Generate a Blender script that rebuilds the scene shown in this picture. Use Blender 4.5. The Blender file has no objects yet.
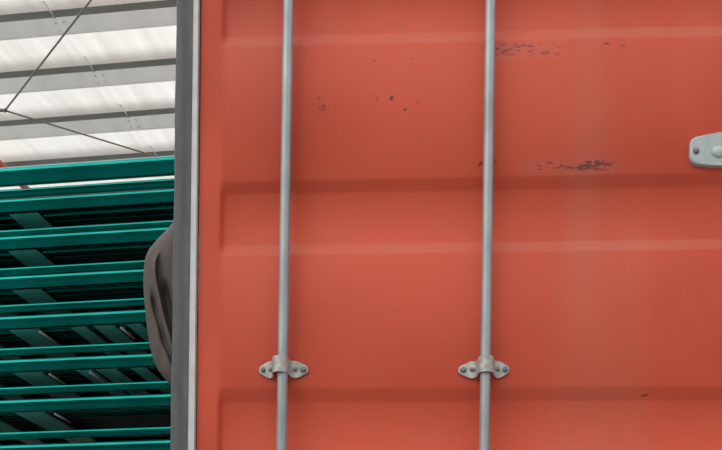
import bpy, bmesh, math, random
from mathutils import Vector, Matrix
random.seed(7)
S = bpy.context.scene
C = S.collection
R = math.radians

# ---------------------------------------------------------------- camera, sky, sun, exposure
EYE = Vector((0, 0, 0.95))
F, PX, PY = 1000.0, 435.0, 700.0          # the photo is the upper left crop of a level shot
cd = bpy.data.cameras.new('camera'); cam = bpy.data.objects.new('camera', cd); C.objects.link(cam)
cam.location = EYE; cam.rotation_euler = (R(90), 0, 0)
cd.sensor_width = 36; cd.lens = F/722*36
cd.shift_x = (361-PX)/722; cd.shift_y = (PY-225)/722
cd.clip_start = 0.05; cd.clip_end = 200
S.camera = cam
S.view_settings.view_transform = 'Standard'; S.view_settings.look = 'None'
S.view_settings.exposure = 0.07; S.view_settings.gamma = 1; S.view_settings.use_curve_mapping = False
w = bpy.data.worlds.new('sky'); S.world = w; w.use_nodes = True
bg = w.node_tree.nodes['Background']
# overcast sky: bright overhead, about a third as bright at the horizon, all the way round
_n = w.node_tree.nodes; _l = w.node_tree.links.new
_tc = _n.new('ShaderNodeTexCoord'); _sx = _n.new('ShaderNodeSeparateXYZ'); _l(_tc.outputs['Generated'], _sx.inputs[0])
_mr = _n.new('ShaderNodeMapRange'); _mr.inputs[1].default_value = 0; _mr.inputs[2].default_value = 1
_mr.inputs[3].default_value = 0.20; _mr.inputs[4].default_value = 1.0
_pw = _n.new('ShaderNodeMath'); _pw.operation = 'POWER'; _pw.use_clamp = True; _pw.inputs[1].default_value = 1.5
_cl = _n.new('ShaderNodeMath'); _cl.operation = 'MAXIMUM'; _cl.inputs[1].default_value = 0.0
_l(_sx.outputs[2], _cl.inputs[0]); _l(_cl.outputs[0], _pw.inputs[0]); _l(_pw.outputs[0], _mr.inputs[0])
_mu = _n.new('ShaderNodeMath'); _mu.operation = 'MULTIPLY'; _mu.inputs[1].default_value = 2.25; _l(_mr.outputs[0], _mu.inputs[0])
bg.inputs[0].default_value = (0.96, 0.98, 1.0, 1); _l(_mu.outputs[0], bg.inputs[1])
sd = bpy.data.lights.new('sun', 'SUN'); sd.energy = 0.85; sd.angle = R(45); sd.color = (1, 0.97, 0.92)
sun = bpy.data.objects.new('sun', sd); C.objects.link(sun)
sun.rotation_euler = Vector((0.60, 0.72, -0.75)).to_track_quat('-Z', 'Y').to_euler()

# ---------------------------------------------------------------- materials
def mat(name, col, rough=0.5, metal=0.0, var=0.0, scale=8.0, bump=0.0, stretch=(1, 1, 1), spec=0.5, col2=None):
    m = bpy.data.materials.new(name); m.use_nodes = True
    nt = m.node_tree; b = nt.nodes['Principled BSDF']
    b.inputs['Roughness'].default_value = rough; b.inputs['Metallic'].default_value = metal
    b.inputs['Specular IOR Level'].default_value = spec
    b.inputs['Base Color'].default_value = (*col, 1)
    tc = nt.nodes.new('ShaderNodeTexCoord'); mp = nt.nodes.new('ShaderNodeMapping')
    mp.inputs['Scale'].default_value = stretch
    nt.links.new(tc.outputs['Object'], mp.inputs[0])
    n = nt.nodes.new('ShaderNodeTexNoise'); n.inputs['Scale'].default_value = scale
    n.inputs['Detail'].default_value = 6
    nt.links.new(mp.outputs[0], n.inputs['Vector'])
    if var:
        mx = nt.nodes.new('ShaderNodeMix'); mx.data_type = 'RGBA'
        c2 = col2 or tuple(c*(1-var) for c in col)
        mx.inputs[6].default_value = (*c2, 1); mx.inputs[7].default_value = (*tuple(min(1, c*(1+var*0.5)) for c in col), 1)
        rp = nt.nodes.new('ShaderNodeMapRange')
        rp.inputs[1].default_value = 0.3; rp.inputs[2].default_value = 0.7
        nt.links.new(n.outputs[0], rp.inputs[0]); nt.links.new(rp.outputs[0], mx.inputs[0])
        nt.links.new(mx.outputs[2], b.inputs['Base Color'])
    if bump:
        bp = nt.nodes.new('ShaderNodeBump'); bp.inputs['Strength'].default_value = bump
        bp.inputs['Distance'].default_value = 0.01
        nt.links.new(n.outputs[0], bp.inputs['Height']); nt.links.new(bp.outputs[0], b.inputs['Normal'])
    return m

RED = (0.50, 0.070, 0.036)
M_redplain = mat('container_red', RED, 0.45, var=0.12, scale=3)
M_galv = mat('galvanised_steel', (0.33, 0.35, 0.355), 0.42, 0.35, var=0.22, scale=45, stretch=(1, 1, 0.25))
M_bracket = mat('bracket_zinc', (0.42, 0.41, 0.37), 0.5, 0.3, var=0.35, scale=90, bump=0.15)
M_bolt = mat('bolt_steel', (0.20, 0.20, 0.19), 0.45, 0.5, var=0.3, scale=120)
M_plate = mat('plate_paint', (0.38, 0.42, 0.41), 0.45, 0.1, var=0.10, scale=40)
M_rubber = mat('gasket_rubber', (0.088, 0.085, 0.087), 0.7, var=0.25, scale=14, stretch=(3, 3, 1))
M_strip = mat('gasket_strip_pale', (0.50, 0.49, 0.47), 0.5, var=0.15, scale=20)
M_cloth = mat('brown_tarp', (0.082, 0.060, 0.049), 0.75, var=0.15, scale=12, bump=0.12)
M_green = mat('green_gloss_paint', (0.001, 0.170, 0.146), 0.16, 0.90, var=0.35, scale=5, stretch=(0.6, 1, 1), spec=0.3)
M_gapshade = mat('gap_shade_sheet', (0.004, 0.035, 0.032), 0.5, var=0.4, scale=9, spec=0.3)  # near-black colour standing in for the shade between slats
M_glint = mat('glint_white', (0.90, 0.96, 0.97), 0.3, 0.0, var=0.1)  # white to pass for bright slits of light
M_green2 = mat('green_slat_paint', (0.12, 0.80, 0.70), 0.35, var=0.3, scale=7, spec=0.5)
M_cable = mat('steel_cable', (0.30, 0.29, 0.26), 0.5, 0.4, var=0.2, scale=60)
M_redbar = mat('red_oxide_paint', (0.72, 0.16, 0.13), 0.5, var=0.25, scale=20)
M_rib = mat('roof_rib_steel', (0.36, 0.41, 0.38), 0.38, 0.3, var=0.15, scale=2)
M_whitebolt = mat('white_bolt_cap', (0.8, 0.8, 0.78), 0.4, var=0.05)
M_conc = mat('yard_concrete', (0.25, 0.25, 0.245), 0.85, var=0.2, scale=1.5, bump=0.1)
M_wall = mat('shed_wall_sheet', (0.45, 0.46, 0.45), 0.5, 0.1, var=0.1, scale=2)

# translucent roof sheeting (daylight comes through it)
def roof_mat(name, f0, f1, c1, c2, fade=None):
    m = bpy.data.materials.new(name); m.use_nodes = True
    nt = m.node_tree; nt.nodes.clear(); L = nt.links.new
    out = nt.nodes.new('ShaderNodeOutputMaterial')
    d = nt.nodes.new('ShaderNodeBsdfPrincipled'); t = nt.nodes.new('ShaderNodeBsdfTranslucent')
    mix = nt.nodes.new('ShaderNodeMixShader'); mix.inputs[0].default_value = 0.62
    tc = nt.nodes.new('ShaderNodeTexCoord'); mp = nt.nodes.new('ShaderNodeMapping')
    mp.inputs['Scale'].default_value = (9, 0.5, 0.5)
    n = nt.nodes.new('ShaderNodeTexNoise'); n.inputs['Scale'].default_value = 1.4; n.inputs['Detail'].default_value = 4
    L(tc.outputs['Object'], mp.inputs[0]); L(mp.outputs[0], n.inputs['Vector'])
    n2 = nt.nodes.new('ShaderNodeTexNoise'); n2.inputs['Scale'].default_value = 0.9
    L(tc.outputs['Object'], n2.inputs['Vector'])
    mx = nt.nodes.new('ShaderNodeMix'); mx.data_type = 'RGBA'
    mx.inputs[6].default_value = (*c1, 1); mx.inputs[7].default_value = (*c2, 1)
    L(n2.outputs[0], mx.inputs[0])
    L(mx.outputs[2], d.inputs['Base Color']); L(mx.outputs[2], t.inputs[0])
    d.inputs['Roughness'].default_value = 0.45
    bp = nt.nodes.new('ShaderNodeBump'); bp.inputs['Strength'].default_value = 0.5; bp.inputs['Distance'].default_value = 0.02
    L(n.outputs[0], bp.inputs['Height']); L(bp.outputs[0], d.inputs['Normal'])
    mr = nt.nodes.new('ShaderNodeMapRange'); mr.inputs[1].default_value = 0.3; mr.inputs[2].default_value = 0.7
    mr.inputs[3].default_value = f0; mr.inputs[4].default_value = f1
    L(n.outputs[0], mr.inputs[0]);  # streaky transmission stands in for light on the sheet's wrinkles
    if fade:      # shading towards the rib, painted in as reduced transmission
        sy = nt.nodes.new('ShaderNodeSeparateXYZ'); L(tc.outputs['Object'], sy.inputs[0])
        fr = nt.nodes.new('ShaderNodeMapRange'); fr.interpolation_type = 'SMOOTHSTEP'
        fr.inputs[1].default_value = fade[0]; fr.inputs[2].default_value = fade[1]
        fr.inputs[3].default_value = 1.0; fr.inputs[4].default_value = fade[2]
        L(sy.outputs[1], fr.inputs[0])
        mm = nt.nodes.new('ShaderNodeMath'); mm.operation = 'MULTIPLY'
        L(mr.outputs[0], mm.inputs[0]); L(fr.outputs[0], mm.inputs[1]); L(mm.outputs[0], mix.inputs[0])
    else: L(mr.outputs[0], mix.inputs[0])
    L(d.outputs[0], mix.inputs[1]); L(t.outputs[0], mix.inputs[2]); L(mix.outputs[0], out.inputs[0])
    return m
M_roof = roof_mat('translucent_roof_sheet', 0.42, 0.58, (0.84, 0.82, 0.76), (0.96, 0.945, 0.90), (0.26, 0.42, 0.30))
M_boltbright = roof_mat('brightened_bolt', 0.75, 0.85, (0.95, 0.95, 0.93), (0.98, 0.98, 0.96))  # translucent so the shaded bolts and lap seam come out bright
M_flange = roof_mat('translucent_flange', 0.24, 0.32, (0.62, 0.65, 0.62), (0.70, 0.70, 0.66))

# ---------------------------------------------------------------- frames of reference
D0, KY = 2.1, 0.034                        # door plane Y = D0 - KY*X (the right side stands a touch nearer)
def P(u, v, off=0.0):                      # point of the door plane (or `off` metres proud of it)
    a = (u-PX)/F; b = (PY-v)/F
    t = (D0-off)/(1+KY*a)
    return Vector((a*t, t, EYE.z+b*t))
TH = math.atan(0.125)                      # the shed and the stack are turned a little against the door
ct, st = math.cos(TH), math.sin(TH)
def LW(p): return (p.x*ct-p.y*st, p.x*st+p.y*ct)
def ray_z(u, v, h):                        # point at height h above the eye
    t = h/((PY-v)/F); return Vector(((u-PX)/F*t, t, EYE.z+h))

# ---------------------------------------------------------------- helpers
def obj(name, bm, m, parent=None, smooth=False, loc=None, rotz=0.0):
    me = bpy.data.meshes.new(name)
    bmesh.ops.recalc_face_normals(bm, faces=bm.faces[:])
    bm.to_mesh(me); bm.free()
    me.materials.append(m)
    if smooth:
        for p in me.polygons: p.use_smooth = True
    o = bpy.data.objects.new(name, me); C.objects.link(o)
    if loc is not None: o.location = loc
    o.rotation_euler.z = rotz
    if parent: par(o, parent)
    return o
def par(o, p):
    o.parent = p
    o.matrix_parent_inverse = chain(p).inverted()
def chain(p):
    m = Matrix.LocRotScale(p.location, p.rotation_euler, p.scale)
    return (chain(p.parent) @ p.matrix_parent_inverse @ m) if p.parent else m
def thing(name, label, cat, loc=(0, 0, 0), rotz=0, group=None):
    o = bpy.data.objects.new(name, None); C.objects.link(o); o.empty_display_size = 0.1
    o.location = loc; o.rotation_euler = (0, 0, rotz); tag(o, label, cat, group); return o
def tag(o, label, cat, group=None):
    o['label'] = label; o['category'] = cat
    if group: o['group'] = group
def tube(bm, pts, r, n=12, caps=True):
    pts = [Vector(p) for p in pts]; rings = []
    rr = r if isinstance(r, (list, tuple)) else [r]*len(pts)
    for i, p in enumerate(pts):
        d = (pts[min(i+1, len(pts)-1)]-pts[max(i-1, 0)]).normalized()
        up = Vector((0, 0, 1)) if abs(d.z) < 0.9 else Vector((1, 0, 0))
        a = d.cross(up).normalized(); b = a.cross(d).normalized()
        rings.append([bm.verts.new(p+(a*math.cos(2*math.pi*k/n)+b*math.sin(2*math.pi*k/n))*rr[i]) for k in range(n)])
    for A, B in zip(rings, rings[1:]):
        for k in range(n): bm.faces.new((A[k], A[(k+1) % n], B[(k+1) % n], B[k]))
    if caps: bm.faces.new(rings[0]); bm.faces.new(rings[-1])
    return bm
def box(bm, x0, x1, y0, y1, z0, z1, bev=0.0):
    r = bmesh.ops.create_cube(bm, size=1)
    for v in r['verts']:
        v.co = Vector(((x0+x1)/2+v.co.x*(x1-x0), (y0+y1)/2+v.co.y*(y1-y0), (z0+z1)/2+v.co.z*(z1-z0)))
    if bev:
        es = list({e for v in r['verts'] for e in v.link_edges})
        bmesh.ops.bevel(bm, geom=es, offset=bev, segments=2, affect='EDGES')
    return bm
def prism(bm, poly, f0, f1):               # poly of 2-D points; f0/f1 map them to the two faces
    a = [bm.verts.new(f0(p)) for p in poly]; b = [bm.verts.new(f1(p)) for p in poly]
    n = len(poly); bm.faces.new(a); bm.faces.new(b)
    for i in range(n): bm.faces.new((a[i], a[(i+1) % n], b[(i+1) % n], b[i]))
    return bm
def sm(t): t = max(0, min(1, t)); return t*t*(3-2*t)
def autosmooth(o, ang=35):
    me = o.data
    for p in me.polygons: p.use_smooth = True
    me.set_sharp_from_angle(angle=R(ang))
    return o

# ---------------------------------------------------------------- the setting
bm = bmesh.new(); bmesh.ops.create_grid(bm, x_segments=1, y_segments=1, size=40)
g = obj('floor', bm, M_conc); g['kind'] = 'structure'

HR = 4.5
ROT = -TH
WC0, PITCH = 6.396, 0.572
prof = [(0.0, 0.0), (0.008, 0.022), (0.02, 0.040), (0.05, 0.052), (0.12, 0.060), (0.20, 0.064), (0.28, 0.065),
        (0.34, 0.064), (0.38, 0.0628), (0.41, 0.0625), (0.425, 0.0615)]
rib = [(0.425, 0.0615), (0.44, 0.0595), (0.46, 0.054), (0.475, 0.048)]
flg = [(0.475, 0.048), (0.49, 0.042), (0.51, 0.032), (0.535, 0.017), (0.56, 0.0), (0.572, -0.006), (0.576, 0.004)]
def strip_mesh(pr, l0, l1, n=24, wr=0.0, th=0.002):
    bm = bmesh.new(); rows = []
    for (wv, z) in pr:
        rows.append([bm.verts.new((l0+(l1-l0)*i/n, wv, z)) for i in range(n+1)])
    for A, B in zip(rows, rows[1:]):
        for i in range(n): bm.faces.new((A[i], A[i+1], B[i+1], B[i]))
    return bm
ceil = bpy.data.objects.new('ceiling', None); C.objects.link(ceil); ceil['kind'] = 'structure'
ceil.location = (0, 0, EYE.z+HR); ceil.rotation_euler.z = ROT
NP0, NP1 = -1, 18
L0, L1 = -11.0, 9.0
LJ = LW(ray_z(57, 28, HR))[0]              # the bolted lap joint of the sheets
me_pan = me_rib = None
for k in range(NP0, NP1):
    if me_pan is None:
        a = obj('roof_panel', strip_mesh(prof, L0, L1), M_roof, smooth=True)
        b = obj('roof_rib', strip_mesh(rib, L0, L1), M_rib, smooth=True)
        b2 = obj('rib_flange', strip_mesh(flg, L0, L1), M_flange, smooth=True)  # opaque rib, translucent flange: the fold's shading put into the materials
        js = bmesh.new()
        tube(js, [(LJ, 0.33, 0.056), (LJ, 0.40, 0.055), (LJ, 0.44, 0.052), (LJ, 0.475, 0.044)], 0.007, 6)
        c = obj('lap_seam', js, M_boltbright, smooth=True)
        bo = []
        for dx in (-0.028, 0.030):
            for wz in ((0.505, 0.036), (0.545, 0.009)):
                q = bmesh.new(); bmesh.ops.create_uvsphere(q, u_segments=8, v_segments=6, radius=0.0085)
                bo.append(obj('roof_bolt', q, M_boltbright, smooth=True, loc=(LJ+dx+0.02, *wz)))
        items = [a, b, b2, c]+bo
        me_pan = a.data
    else:
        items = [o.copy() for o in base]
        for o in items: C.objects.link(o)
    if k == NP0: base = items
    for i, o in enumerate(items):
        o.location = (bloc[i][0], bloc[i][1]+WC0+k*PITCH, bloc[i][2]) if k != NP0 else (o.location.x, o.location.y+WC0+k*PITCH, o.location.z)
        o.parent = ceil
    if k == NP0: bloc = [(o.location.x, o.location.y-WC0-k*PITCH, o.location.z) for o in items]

# far wall of the shed, of trapezoidal sheets
bm = bmesh.new(); W1 = WC0+NP1*PITCH
xs = []; x = L0
while x < L1:
    xs += [(x, 0), (x+0.12, 0), (x+0.15, 0.035), (x+0.22, 0.035)]; x += 0.25
rows = [[bm.verts.new((a, W1+b, z)) for a, b in xs] for z in (0, EYE.z+HR+0.05)]
for i in range(len(xs)-1): bm.faces.new((rows[0][i], rows[0][i+1], rows[1][i+1], rows[1][i]))
wb = obj('wall_back', bm, M_wall); wb.rotation_euler.z = ROT; wb['kind'] = 'structure'
for i, (l, wv) in enumerate(((-10.8, 6.0), (-10.8, 12.0), (8.8, 6.0), (8.8, 12.0))):   # posts that carry the roof
    bm = bmesh.new(); box(bm, l-0.1, l+0.1, wv-0.1, wv+0.1, 0, EYE.z+HR+0.01, 0.01)
    o = obj('trim_%d' % (i+1), bm, M_rib); o.rotation_euler.z = ROT; o['kind'] = 'structure'

# ---------------------------------------------------------------- the container
ZB, ZT = 0.0, 2.64
def door_mat():
    m = mat('door_red_paint', RED, 0.55, var=0.0, spec=0.22)
    nt = m.node_tree; L = nt.links.new; N = nt.nodes.new
    b = nt.nodes['Principled BSDF']
    tc = N('ShaderNodeTexCoord'); sx = N('ShaderNodeSeparateXYZ'); L(tc.outputs['Object'], sx.inputs[0])
    def noise(sc, det=5, st=(1, 1, 1), rough=0.5):
        mp = N('ShaderNodeMapping'); mp.inputs['Scale'].default_value = st; L(tc.outputs['Object'], mp.inputs[0])
        n = N('ShaderNodeTexNoise'); n.inputs['Scale'].default_value = sc; n.inputs['Detail'].default_value = det
        n.inputs['Roughness'].default_value = rough
        L(mp.outputs[0], n.inputs['Vector']); return n.outputs[0]
    def math_(op, a, b_=None, clamp=False):
        q = N('ShaderNodeMath'); q.operation = op; q.use_clamp = clamp
        for i, v in enumerate((a, b_)):
            if v is None: continue
            if isinstance(v, (int, float)): q.inputs[i].default_value = v
            else: L(v, q.inputs[i])
        return q.outputs[0]
    def ramp(v, a, c):
        q = N('ShaderNodeMapRange'); q.interpolation_type = 'SMOOTHSTEP'
        q.inputs[1].default_value = a; q.inputs[2].default_value = c
        L(v, q.inputs[0]); return q.outputs[0]
    def mixc(f, c1, c2):
        q = N('ShaderNodeMix'); q.data_type = 'RGBA'
        L(f, q.inputs[0]) if not isinstance(f, float) else None
        for i, c in ((6, c1), (7, c2)):
            if isinstance(c, tuple): q.inputs[i].default_value = (*c, 1)
            else: L(c, q.inputs[i])
        return q.outputs[2]
    c = mixc(ramp(noise(2.2), 0.32, 0.68), (0.48, 0.060, 0.028), (0.56, 0.080, 0.038))
    # chalky faded paint in soft upright streaks
    c = mixc(math_('MULTIPLY', ramp(noise(5, 6, (1, 1, 0.12)), 0.45, 0.8), 0.45), c, (0.48, 0.125, 0.080))
    c = mixc(math_('MULTIPLY', ramp(noise(28, 8), 0.5, 0.85), 0.30), c, (0.40, 0.09, 0.06))
    def boxmask(u0, u1, v0, v1, slope=0.022, soft=0.008):
        xa, xb = (u0-PX)/F*D0, (u1-PX)/F*D0
        za, zb = EYE.z+(PY-v1)/F*D0, EYE.z+(PY-v0)/F*D0
        xm = (xa+xb)/2
        zz = math_('SUBTRACT', sx.outputs[2], math_('MULTIPLY', math_('SUBTRACT', sx.outputs[0], xm), slope))
        a = math_('MULTIPLY', ramp(sx.outputs[0], xa-soft, xa+soft), math_('SUBTRACT', 1.0, ramp(sx.outputs[0], xb-soft, xb+soft)))
        d = math_('MULTIPLY', ramp(zz, za-soft*0.5, za+soft*0.5), math_('SUBTRACT', 1.0, ramp(zz, zb-soft*0.5, zb+soft*0.5)))
        return math_('MULTIPLY', a, d)
    sc1 = noise(95, 6, (0.55, 1, 1.3), 0.65); sc2 = noise(60, 4, (1, 1, 1.0), 0.6)
    def scuff(box_, n, lo, hi): return math_('MULTIPLY', boxmask(*box_), ramp(n, lo, hi))
    total = None
    for bx_, n, lo, hi in (((494, 520, 45, 57), sc1, 0.48, 0.58), ((515, 560, 46, 58), sc1, 0.53, 0.61),
                           ((545, 625, 42, 52), sc1, 0.57, 0.65), ((523, 612, 163, 174), sc1, 0.53, 0.59),
                           ((565, 612, 163, 173), sc1, 0.47, 0.56), ((472, 505, 162, 176), sc2, 0.60, 0.66),
                           ((377, 428, 92, 113), sc2, 0.60, 0.66), ((318, 332, 94, 108), sc2, 0.56, 0.63),
                           ((300, 445, 57, 63), sc1, 0.62, 0.67), ((578, 625, 264, 276), sc2, 0.64, 0.70),
                           ((600, 640, 310, 320), sc2, 0.64, 0.70), ((640, 660, 395, 410), sc2, 0.64, 0.70)):
        s = scuff(bx_, n, lo, hi)
        total = s if total is None else math_('MAXIMUM', total, s)
    c = mixc(math_('MULTIPLY', total, 0.85), c, (0.055, 0.022, 0.020))
    # rubbed pale halo about the scuffed spots
    halo = math_('MULTIPLY', math_('MAXIMUM', boxmask(520, 615, 160, 177, soft=0.02), boxmask(490, 560, 44, 60, soft=0.02)), 0.16)
    c = mixc(halo, c, (0.42, 0.16, 0.12))
    # dust settled where the skin faces upward
    ge = N('ShaderNodeNewGeometry'); sn = N('ShaderNodeSeparateXYZ'); L(ge.outputs['Normal'], sn.inputs[0])
    dust = math_('MULTIPLY', ramp(sn.outputs[2], 0.15, 0.55), ramp(noise(7, 6), 0.15, 0.6))
    c = mixc(math_('MULTIPLY', dust, 0.42), c, (0.34, 0.15, 0.095))
    L(c, b.inputs['Base Color'])
    bp = N('ShaderNodeBump'); bp.inputs['Strength'].default_value = 0.12; bp.inputs['Distance'].default_value = 0.01
    L(noise(6, 5), bp.inputs['Height']); L(bp.outputs[0], b.inputs['Normal'])
    return m
M_door = door_mat()

box_c = thing('shipping_container', 'large red shipping container seen from its doors, with grey locking rods', 'container', (0.5, 5.0, 0))

def vline(v0, v1): return lambda u: v0+(v1-v0)*(u-222)/500.0
DEP = 0.0135
# recesses of the door skin: upper ledge a..b, lower slope c..d, as lines drawn at u=222 and u=722
rec = [((-26, -36), (-14, -20), (36, 25), (48, 37)), ((181, 171), (196, 188), (245, 238), (257, 250)),
       ((387, 385), (404, 402), (462, 461), (474, 473)), ((593, 597), (610, 612), (672, 675), (684, 687)),
       ((800, 806), (817, 822), (880, 886), (892, 898))]
def lin(t): return 0.9*t+0.1*sm(t)
def leaf(ul, ur, border, name, rl=0.0):
    bm = bmesh.new()
    rows = [((-58, -75), 0.0), ((-50, -66), 0.0)]
    for a, b, c, d in rec:
        for i in range(7):
            t = i/6; rows.append(((a[0]+(b[0]-a[0])*t, a[1]+(b[1]-a[1])*t), -DEP*lin(t)))
        for i in range(7):
            t = i/6; rows.append(((c[0]+(d[0]-c[0])*t, c[1]+(d[1]-c[1])*t), -DEP*lin(1-t)))
    rows += [((1060, 1068), 0.0)]
    cols = [(ul, 0), (ul+border-3, 0)]
    cols += [(ul+border-3+8*i/6, sm(i/6)) for i in range(1, 7)]
    n = 14
    for i in range(1, n): cols.append((ul+border+5+(ur-ul-2*border-10)*i/n, 1))
    cols += [(ur-border-5+8*i/6, sm(1-i/6)) for i in range(7)] + [(ur, 0)]
    G = []
    for (v0, v1), off in rows:
        vf = vline(v0, v1); r = []
        for u, k in cols:
            v = vf(u); uu = u-(v/450.0)*rl       # the upright edges of the leaf lean with the photo
            r.append(bm.verts.new(P(uu, v, off*k)))
        G.append(r)
    for A, B in zip(G, G[1:]):
        for i in range(len(A)-1): bm.faces.new((A[i], A[i+1], B[i+1], B[i]))
    ext = bmesh.ops.extrude_edge_only(bm, edges=[e for e in bm.edges if e.is_boundary])
    for v in ext['geom']:
        if isinstance(v, bmesh.types.BMVert): v.co += Vector((KY, 1, 0))*0.05
    return autosmooth(obj(name, bm, M_door, box_c), 50)
leaf(201.5, 775, 22, 'door_leaf', 4.8)
leaf(800, 1374, 22, 'door_leaf', 4.8)

def edge_u(ut, ub): return lambda v: ut+(ub-ut)*v/450.0
def upright(name, us, offs, m, v0=-60, v1=1062, n=40, wob=0.0, back=None):
    """a long profile strip beside the door: us = list of u(v) functions, offs = how proud each is"""
    bm = bmesh.new(); rows = []
    for i in range(n+1):
        v = v0+(v1-v0)*i/n; r = []
        for f, o in zip(us, offs):
            r.append(bm.verts.new(P(f(v)+wob*math.sin(v*0.043)*0.6+wob*0.4*math.sin(v*0.111), v, o)))
        if back is not None:
            r.append(bm.verts.new(P(us[-1](v), v, 0)+Vector((0, back, 0))))
            r.append(bm.verts.new(P(us[0](v), v, 0)+Vector((0, back, 0))))
        rows.append(r)
    k = len(rows[0])
    for A, B in zip(rows, rows[1:]):
        for i in range(k): bm.faces.new((A[i], A[(i+1) % k], B[(i+1) % k], B[i]))
    bm.faces.new(rows[0]); bm.faces.new(rows[-1])
    return autosmooth(obj(name, bm, m, box_c), 60)
def gasket(du, s):
    e = lambda t, b: (lambda v: (t+(b-t)*v/450.0) if s > 0 else 2*du-(t+(b-t)*v/450.0)-0.026*v)
    g1 = [e(176.6, 170.4), e(177.2, 171.0), e(179, 173), e(184, 178.2), e(187.5, 181.6), e(190, 184.3), (e(193.6, 188.0))]
    o1 = [-0.010, -0.002, 0.004, 0.007, 0.003, 0.006, 0.006]
    upright('gasket', g1, o1, M_rubber, wob=0.5, back=0.035)
    g2 = [e(193.4, 187.8), e(194.4, 188.8), e(198.4, 194.0), e(199.6, 195.3)]
    upright('gasket_strip', g2, [0.006, 0.010, 0.010, 0.003], M_strip, back=0.012)
gasket(0, 1)
bm = bmesh.new()     # rubber between the two leaves
e = [edge_u(777, 772), edge_u(780, 775), edge_u(796, 791), edge_u(799, 794)]
upright('gasket', e, [-0.01, 0.004, 0.004, -0.01], M_rubber, back=0.03); bm.free()

# locking rods
def rod(ut, ub, tint=None):
    f = edge_u(ut, ub); bm = bmesh.new()
    pts = [P(f(v), v, 0.030) for v in [-52+i*55 for i in range(21)]]
    tube(bm, pts, 0.0108, 20)
    return obj('locking_rod', bm, M_galv, box_c, smooth=True)
rods = [(288.3, 281.3), (490.4, 484.2), (1095, 1090), (1292, 1287)]
def bracket(uc, vc, el=0.0525, er=0.0525):
    c = P(uc, vc, 0.0); X = Vector((1, -KY, 0)).normalized(); Y = Vector((-KY, -1, 0)).normalized(); Z = Vector((0, 0, 1))
    def ex(x):                              # the ears are not quite alike in length
        if abs(x) < 0.0185: return x
        e_ = er if x > 0 else el
        return math.copysign(0.0185+(abs(x)-0.0185)*(e_-0.0185)/0.032, x)
    def W(x, y, z): return c+X*ex(x)+Y*y+Z*z
    path = [(-0.0505, 0.0015, 0.002), (-0.0495, 0.0045, 0.0045), (-0.046, 0.005, 0.0085), (-0.040, 0.005, 0.0120), (-0.033, 0.005, 0.0160),
            (-0.027, 0.0055, 0.0180), (-0.0215, 0.008, 0.0172), (-0.0185, 0.014, 0.0165), (-0.0172, 0.022, 0.0165), (-0.0165, 0.030, 0.0165)]
    for k in range(1, 6):
        a = math.pi-math.pi*k/10; path.append((0.0165*math.cos(a), 0.030+0.0165*math.sin(a), 0.0165))
    path = path+[(-x, y, z) for x, y, z in reversed(path[:-1])]
    bm = bmesh.new(); n = len(path); fr = []; bk = []
    nseg = 6
    for i, (x, y, h) in enumerate(path):
        x0, y0, _ = path[max(i-1, 0)]; x1, y1, _ = path[min(i+1, n-1)]
        t = Vector((x1-x0, y1-y0)).normalized(); nn = Vector((-t.y, t.x))*0.0035
        ra = []; rb = []
        for j in range(nseg+1):
            z = -h+2*h*j/nseg; ed = 1-abs(2*j/nseg-1)**6*0.35
            ra.append(bm.verts.new(W(x, y, z))); rb.append(bm.verts.new(W(x-nn.x*ed, y-nn.y*ed, z*0.96)))
        fr.append(ra); bk.append(rb)
    for i in range(n-1):
        for j in range(nseg):
            bm.faces.new((fr[i][j], fr[i+1][j], fr[i+1][j+1], fr[i][j+1]))
            bm.faces.new((bk[i][j], bk[i][j+1], bk[i+1][j+1], bk[i+1][j]))
        for j in (0, nseg): bm.faces.new((fr[i][j], bk[i][j], bk[i+1][j], fr[i+1][j]))
    for i in (0, n-1):
        for j in range(nseg): bm.faces.new((fr[i][j], fr[i][j+1], bk[i][j+1], bk[i][j]))
    br = autosmooth(obj('rod_bracket', bm, M_bracket, box_c), 45)
    for bx_, r in ((-0.0415, 0.0042), (-0.0255, 0.0036), (0.0255, 0.0036), (0.0415, 0.0042)):
        bm = bmesh.new()
        poly = [(r*math.cos(R(60*k+13)), r*math.sin(R(60*k+13))) for k in range(6)]
        prism(bm, poly, lambda p: W(bx_+p[0], 0.004, p[1]), lambda p: W(bx_+p[0]*0.9, 0.0105, p[1]*0.9))
        poly = [(r*1.45*math.cos(R(30*k)), r*1.45*math.sin(R(30*k))) for k in range(12)]
        prism(bm, poly, lambda p: W(bx_+p[0], 0.004, p[1]), lambda p: W(bx_+p[0], 0.0062, p[1]))
        obj('bolt', bm, M_bolt, br)
for ut, ub in rods:
    rod(ut, ub)
    for vc in (370.5, 860):
        f = edge_u(ut, ub)
        bracket(f(vc)+0.3, vc, *((0.0500, 0.0550) if ut < 300 else (0.0580, 0.0495)))

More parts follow.
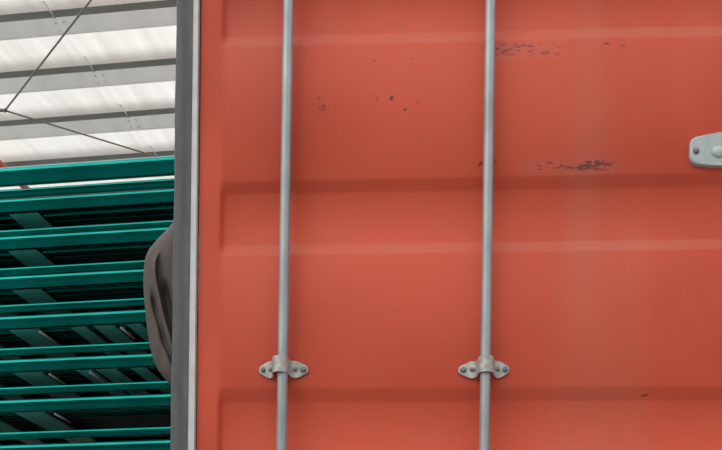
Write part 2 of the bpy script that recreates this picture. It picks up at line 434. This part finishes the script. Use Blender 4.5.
# pale plate with rivets on the leaf at the right of the photo
def plate():
    c = P(726, 152, 0.0); X = Vector((1, -KY, 0)).normalized(); Y = Vector((-KY, -1, 0)).normalized(); Z = Vector((0, 0, 1))
    k = D0/F
    def W(x, z, y): return c+X*(x*k)+Z*(-z*k)+Y*y
    half = [(-36.6, 5), (-36.6, -5), (-36.2, -8.5), (-34.5, -11.2), (-31, -13.2), (-20, -15.6), (-8, -17.6), (0, -18.2)]
    top = half+[(-x, z) for x, z in reversed(half[:-1])]
    bot = [(36.0, 8.5), (34, 11.5), (30.5, 13.6), (16, 15.6), (0, 16.2), (-16, 15.6), (-30.5, 13.6), (-34, 11.5), (-36.0, 8.5)]
    poly = top+bot
    bm = bmesh.new(); rings = []
    for s, y in ((1.0, -0.001), (1.0, 0.007), (0.985, 0.009), (0.96, 0.0100), (0.90, 0.0098), (0.5, 0.0098)):
        rings.append([bm.verts.new(W(x*s if s < 1 else x, z*s, y)) for x, z in poly])
    n = len(poly)
    for A, B in zip(rings, rings[1:]):
        for i in range(n): bm.faces.new((A[i], A[(i+1) % n], B[(i+1) % n], B[i]))
    bm.faces.new(rings[0]); bm.faces.new(rings[-1])
    p = autosmooth(obj('rivet_plate', bm, M_plate, box_c), 40)
    p['label'] = 'pale grey rounded plate with dark rivets on the red door'
    def dome(name, cx, cz, rx, rz, hh, m):
        bm = bmesh.new(); rings = []
        for j in range(6):
            a = j/5*math.pi/2
            rings.append([bm.verts.new(W(cx+rx*math.cos(a)*math.cos(t), cz+rz*math.cos(a)*math.sin(t), 0.0095+hh*math.sin(a)))
                          for t in [2*math.pi*i/20 for i in range(20)]] if j < 5 else [bm.verts.new(W(cx, cz, 0.0095+hh))])
        for A, B in zip(rings[:-2], rings[1:-1]):
            for i in range(20): bm.faces.new((A[i], A[(i+1) % 20], B[(i+1) % 20], B[i]))
        for i in range(20): bm.faces.new((rings[-2][i], rings[-2][(i+1) % 20], rings[-1][0]))
        bm.faces.new(rings[0])
        return obj(name, bm, m, p, smooth=True)
    dome('rivet', -30.3, 0.6, 3.2, 3.6, 0.005, M_bolt); dome('rivet', 30.3, 0.6, 3.2, 3.6, 0.005, M_bolt)
    dome('boss', -7.5, 2.2, 8.0, 6.2, 0.006, M_plate)
plate()

# body behind the doors: posts, header, sill, corrugated side walls, roof and floor
def bar(name, u0, u1, y0, y1, z0, z1, m=M_redplain, bev=0.006):
    xl = (u0-PX)/F*D0; xr = (u1-PX)/F*D0
    bm = bmesh.new(); box(bm, xl, xr, y0, y1, z0, z1, bev)
    for v in bm.verts: v.co.y -= KY*v.co.x
    return obj(name, bm, m, box_c)
YB = D0+0.056
for u0 in (190, 1360): bar('corner_post', u0, u0+42, YB, YB+0.15, 0.0, ZT)
bar('header', 232, 1360, YB+0.0, YB+0.10, ZT-0.09, ZT)
bar('sill', 232, 1360, YB+0.0, YB+0.10, 0.0, 0.15)
def side_wall(u, s):
    x0 = (u-PX)/F*D0; bm = bmesh.new(); pts = []; y = YB+0.15
    while y < 8.0:
        pts += [(0, y), (0, y+0.07), (0.036*s, y+0.14), (0.036*s, y+0.21)]; y += 0.28
    rows = [[bm.verts.new((x0+a+KY*0, b-KY*x0, z)) for a, b in pts] for z in (0.12, ZT-0.06)]
    for i in range(len(pts)-1): bm.faces.new((rows[0][i], rows[0][i+1], rows[1][i+1], rows[1][i]))
    obj('side_wall', bm, M_redplain, box_c)
    for z0, z1 in ((0, 0.13), (ZT-0.07, ZT)):
        bm = bmesh.new(); box(bm, min(x0, x0+0.06*s), max(x0, x0+0.06*s), YB+0.15-KY*x0, 8.0, z0, z1, 0.004)
        obj('side_rail', bm, M_redplain, box_c)
side_wall(194, 1); side_wall(1398, -1)
bar('roof_sheet', 200, 1392, YB+0.10, 8.0, ZT-0.03, ZT-0.01)
bar('end_wall', 200, 1392, 7.9, 7.97, 0.1, ZT-0.03)
bar('floor_sheet', 200, 1392, YB+0.10, 7.9, 0.10, 0.13)

# ---------------------------------------------------------------- brown cloth bulging out behind the gasket
outl = [(214, 177.5), (222, 173.5), (229, 167), (236, 160.5), (243, 154), (250, 148.5), (258, 145.2), (267, 144), (280, 143.2), (292, 143.6),
        (305, 144.6), (320, 146.2), (335, 148), (348, 150.2), (360, 153.5), (370, 158), (378, 164), (384, 170), (390, 176)]
def out_u(v):
    for (a, ua), (b, ub) in zip(outl, outl[1:]):
        if a <= v <= b: return ua+(ub-ua)*(v-a)/(b-a)
    return 177
def out_s(v): return sum(out_u(v+k*3) for k in range(-4, 5))/9
bm = bmesh.new(); rows = []; NV, NT = 150, 120
for i in range(NV+1):
    v = 214+(390-214)*i/NV; ul = out_u(v); ur = 181.5; r = []
    for j in range(NT+1):
        a = j/NT                                 # 0 = hidden back edge, 1 = edge tucked behind the gasket
        ang = math.pi*a
        wd = (ur-ul)
        u = ur-wd*math.sin(ang)**0.8
        d = 2.36-0.17*a*1.0 - 0.02*math.sin(ang)
        uu = (u-ul)/max(wd, 1)
        if a > 0.5:
            s = v-214
            ridge = out_s(v)+9.5+max(0, v-262)*0.15
            fold = math.exp(-((u-ridge)/2.6)**2)*sm((v-245)/25)*(1-sm((v-340)/30))
            pocket = math.exp(-((u-(ridge-5.5))/3.0)**2)*sm((v-285)/20)
            pocket2 = math.exp(-((u-(ridge+8))/4)**2)*sm((v-275)/20)
            d += -0.024*fold+0.020*pocket+0.022*pocket2
            d += 0.0015*math.sin(u*0.5+v*0.06)
        t = d/(1+KY*(u-PX)/F)
        r.append(bm.verts.new(((u-PX)/F*t, t, EYE.z+(PY-v)/F*t)))
    rows.append(r)
for A, B in zip(rows, rows[1:]):
    for j in range(NT): bm.faces.new((A[j], A[j+1], B[j+1], B[j]))
cl = obj('tarpaulin', bm, M_cloth, smooth=True)
sol = cl.modifiers.new('thick', 'SOLIDIFY'); sol.thickness = 0.004
tag(cl, 'crumpled brown-grey cloth bulging out behind the dark door gasket', 'cloth')

# ---------------------------------------------------------------- stack of green steel frames
T0 = 4.0; w0 = LW(Vector(((0-PX)/F*T0, T0, 0)))[1]
LR = -1.37; LEN = 2.36
k4 = T0/F
def zof(v): return EYE.z+(PY-v)*k4
tiers = [('B', 192, 202.5), ('C', 232, 239), ('D', 269.5, 278.5), ('E', 306.5, 318.5), ('F', 349.5, 361.5), ('G', 388, 401), ('H', 433, 446)]
names = ['topmost green steel frame of the stack, with the pale slit of roof under its rail',
         'second green steel frame from the top of the stack, its rails nearly touching',
         'third green steel frame from the top, level with the upper bulge of the brown cloth',
         'fourth green steel frame from the top, beside the middle of the brown cloth',
         'fifth green steel frame from the top, beside the lower part of the brown cloth',
         'sixth green steel frame from the top, just below the foot of the brown cloth',
         'lowest green steel frame in view, at the bottom left edge']
DEPTH = 0.85
RL = 0.024                                       # lower rail radius
RAIL = [(0.5, 0.97), (0.0, 1.0), (-0.40, 0.97), (-0.62, 0.90), (-0.79, 0.78), (-0.91, 0.62), (-0.98, 0.42), (-1.0, 0.22), (-0.97, 0.14), (-0.68, -0.15),
        (-0.50, -0.42), (-0.36, -0.75), (-0.22, -0.93), (0.0, -1.0), (0.35, -0.92), (0.60, -0.6), (0.85, 0.1), (0.95, 0.6), (0.8, 0.88)]
def round_bar(bm, l0, l1, y, z, ry, rz):      # section made up for its light: shoulder catches sky, undercut web stays dark
    rg = [[bm.verts.new((l, y+ry*a, z+rz*b)) for a, b in RAIL] for l in (l0, l1)]
    n = len(RAIL)
    for k in range(n): bm.faces.new((rg[0][k], rg[0][(k+1) % n], rg[1][(k+1) % n], rg[1][k]))
    bm.faces.new(rg[0]); bm.faces.new(rg[1]); return bm
mesh_cache = {}
def shared(key, name, make, m, parent, loc, smooth=True):
    if key in mesh_cache:
        o = bpy.data.objects.new(name, mesh_cache[key]); C.objects.link(o)
    else:
        o = obj(name, make(), m)
        if smooth: autosmooth(o, 24)
        mesh_cache[key] = o.data
    o.parent = parent; o.location = loc
    return o
SLATS = [(-0.145, 0.06), (-0.75, 0.12), (-0.517, 0.065), (-0.415, 0.085), (-0.288, 0.06)]
FAR = [(l-0.08, 0.085) for l in (-0.90, -1.10, -1.30, -1.50, -1.70, -1.90, -2.10)]
GLINTS = {3: ((50, 341), (134, 341)), 4: ((60, 380), (102, 380)), 5: ((65, 417),)}  # where the bright glints under the frames sit
def frame(ztop, zlow, label, group, foot, idx):
    zb = zlow-2*RL
    dx = random.uniform(-0.012, 0.012)
    p = Vector((LR+dx, w0+random.uniform(-0.006, 0.006), 0))
    wx = p.x*ct+p.y*st; wy = -p.x*st+p.y*ct
    t = thing('steel_frame', label, 'metal frame', (wx, wy, zb-foot), ROT+random.uniform(-0.002, 0.002), group)
    z0 = foot
    for y in (0, DEPTH):
        shared('low', 'bottom_rail', lambda: round_bar(bmesh.new(), -LEN, 0, 0, 0, 0.032, RL), M_green, t, (0, y, z0+RL))
        shared('top', 'top_rail', lambda: round_bar(bmesh.new(), -LEN, 0, 0, 0, 0.020, 0.0145), M_green, t, (0, y, z0+ztop-zb-0.0145))
    for y in (0.065, 0.13, 0.50):
        shared('mid', 'middle_rail', lambda: round_bar(bmesh.new(), -LEN, 0, 0, 0, 0.010, 0.007), M_green, t, (0, y, z0+0.016))
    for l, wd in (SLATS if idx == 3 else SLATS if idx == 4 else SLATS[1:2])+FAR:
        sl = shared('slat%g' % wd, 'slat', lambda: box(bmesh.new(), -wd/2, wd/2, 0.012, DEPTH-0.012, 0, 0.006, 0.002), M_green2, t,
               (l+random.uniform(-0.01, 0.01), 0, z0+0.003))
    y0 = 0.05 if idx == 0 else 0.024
    shared('gapshade%g' % y0, 'shade_sheet', lambda: box(bmesh.new(), -LEN+0.05, -0.05, y0, DEPTH-0.024, 0, 0.004), M_gapshade, t, (0, 0, z0+0.026))  # sheet added to darken the gaps between the slats
    for u, v in GLINTS.get(idx, ()):
        tt = T0*1.02
        l = LW(Vector(((u-PX)/F*tt, tt, 0)))[0]-(LR+dx)
        bm = bmesh.new(); tube(bm, [(0, 0.025, 0), (0, 0.15, 0)], 0.0050, 8)
        o = obj('glint_rod', bm, M_glint, smooth=True); o.parent = t; o.location = (l, 0, z0-0.003)  # white stick added in place of a bright glint
    # end posts tie the two rails together and carry the frame above, beyond the picture's edges
    hgt = ztop-zb
    for l in (-0.03, -LEN+0.03):
        for y in (0, DEPTH):
            bm = bmesh.new(); box(bm, -0.018, 0.018, -0.012, 0.012, 0, foot+hgt-0.005, 0.003)
            o = obj('post', bm, M_green); o.parent = t; o.location = (l, y, 0)
    return t
allt = []
for i, (nm, vt, vl) in enumerate(tiers): allt.append((zof(vt), zof(vl), names[i], i))
zt, zl = zof(433), zof(446); step = 0.168
hid = []
i = 7
while zl-2*RL-step > 0.02:
    zt -= step; zl -= step
    allt.append((zt, zl, 'green steel frame low in the stack, below the ones in view', i)); i += 1
for j, (a, b, lab, idx) in enumerate(allt):
    zb = b-2*RL
    nxt = allt[j+1][0] if j+1 < len(allt) else 0.0
    frame(a, b, lab, 'stacked green steel frames', max(0.0, zb-nxt), idx)

# thick single pipe lying over the stack on two blocks
zc = EYE.z+(PY-178.2)*k4; rp = 0.033
p = Vector((LR+0.01, w0, 0)); wx = p.x*ct+p.y*st; wy = -p.x*st+p.y*ct
t = thing('green_pipe', 'thick dark green pipe lying alone above the whole green stack', 'pipe', (wx, wy, zof(192)), ROT)
bm = bmesh.new(); round_bar(bm, -LEN, 0, 0, 0, rp*1.05, rp); o = obj('pipe', bm, M_green); autosmooth(o, 24); o.parent = t; o.location = (0, 0, zc-zof(192))
for l in (-0.05, -LEN+0.05):
    bm = bmesh.new(); box(bm, -0.03, 0.03, -0.03, 0.03, 0, zc-rp*0.9-zof(192), 0.004)
    o = obj('saddle', bm, M_green); o.parent = t; o.location = (l, 0, 0)

# ---------------------------------------------------------------- cables and red bar under the roof
HC = 4.25
cb = thing('bracing_cable', 'thin grey bracing cables meeting at a ring under the pale roof', 'cable', ray_z(5, 110.5, HC))
def sag(a, b, s, n=10): return [a.lerp(b, i/n)-Vector((0, 0, s*4*(i/n)*(1-i/n))) for i in range(n+1)]
hub = ray_z(5, 110.5, HC)
def cable(a, b, s, r=0.0052):
    bm = bmesh.new(); tube(bm, sag(a, b, s), r, 8); return obj('cable', bm, M_cable, cb, smooth=True)
cable(hub, ray_z(112, -27, HC+0.12), 0.0, 0.0062)
cable(hub, ray_z(240, 182, HC+0.05), 0.0, 0.0062)
cable(ray_z(-150, 104, HC+0.05), ray_z(-12, 109, HC), 0.0)
bm = bmesh.new(); tube(bm, [ray_z(-14, 109, HC), ray_z(-10, 109, HC), ray_z(-1, 110.2, HC), hub], [0.006, 0.014, 0.014, 0.007], 10)
obj('turnbuckle', bm, M_cable, cb, smooth=True)
bm = bmesh.new()
ring = [hub+Vector((0.013*math.cos(a), 0, 0.010*math.sin(a))) for a in [2*math.pi*i/16 for i in range(17)]]
tube(bm, ring, 0.005, 6); obj('ring', bm, M_cable, cb, smooth=True)
a = ray_z(-14, 151, HR-0.03); b = ray_z(29, 191, HR-0.06)
bm = bmesh.new(); tube(bm, [a, a.lerp(b, 0.5), b], 0.028, 8)
o = obj('red_bar', bm, M_redbar); tag(o, 'small red bar under the roof, glimpsed above and below the thick green pipe', 'bar')
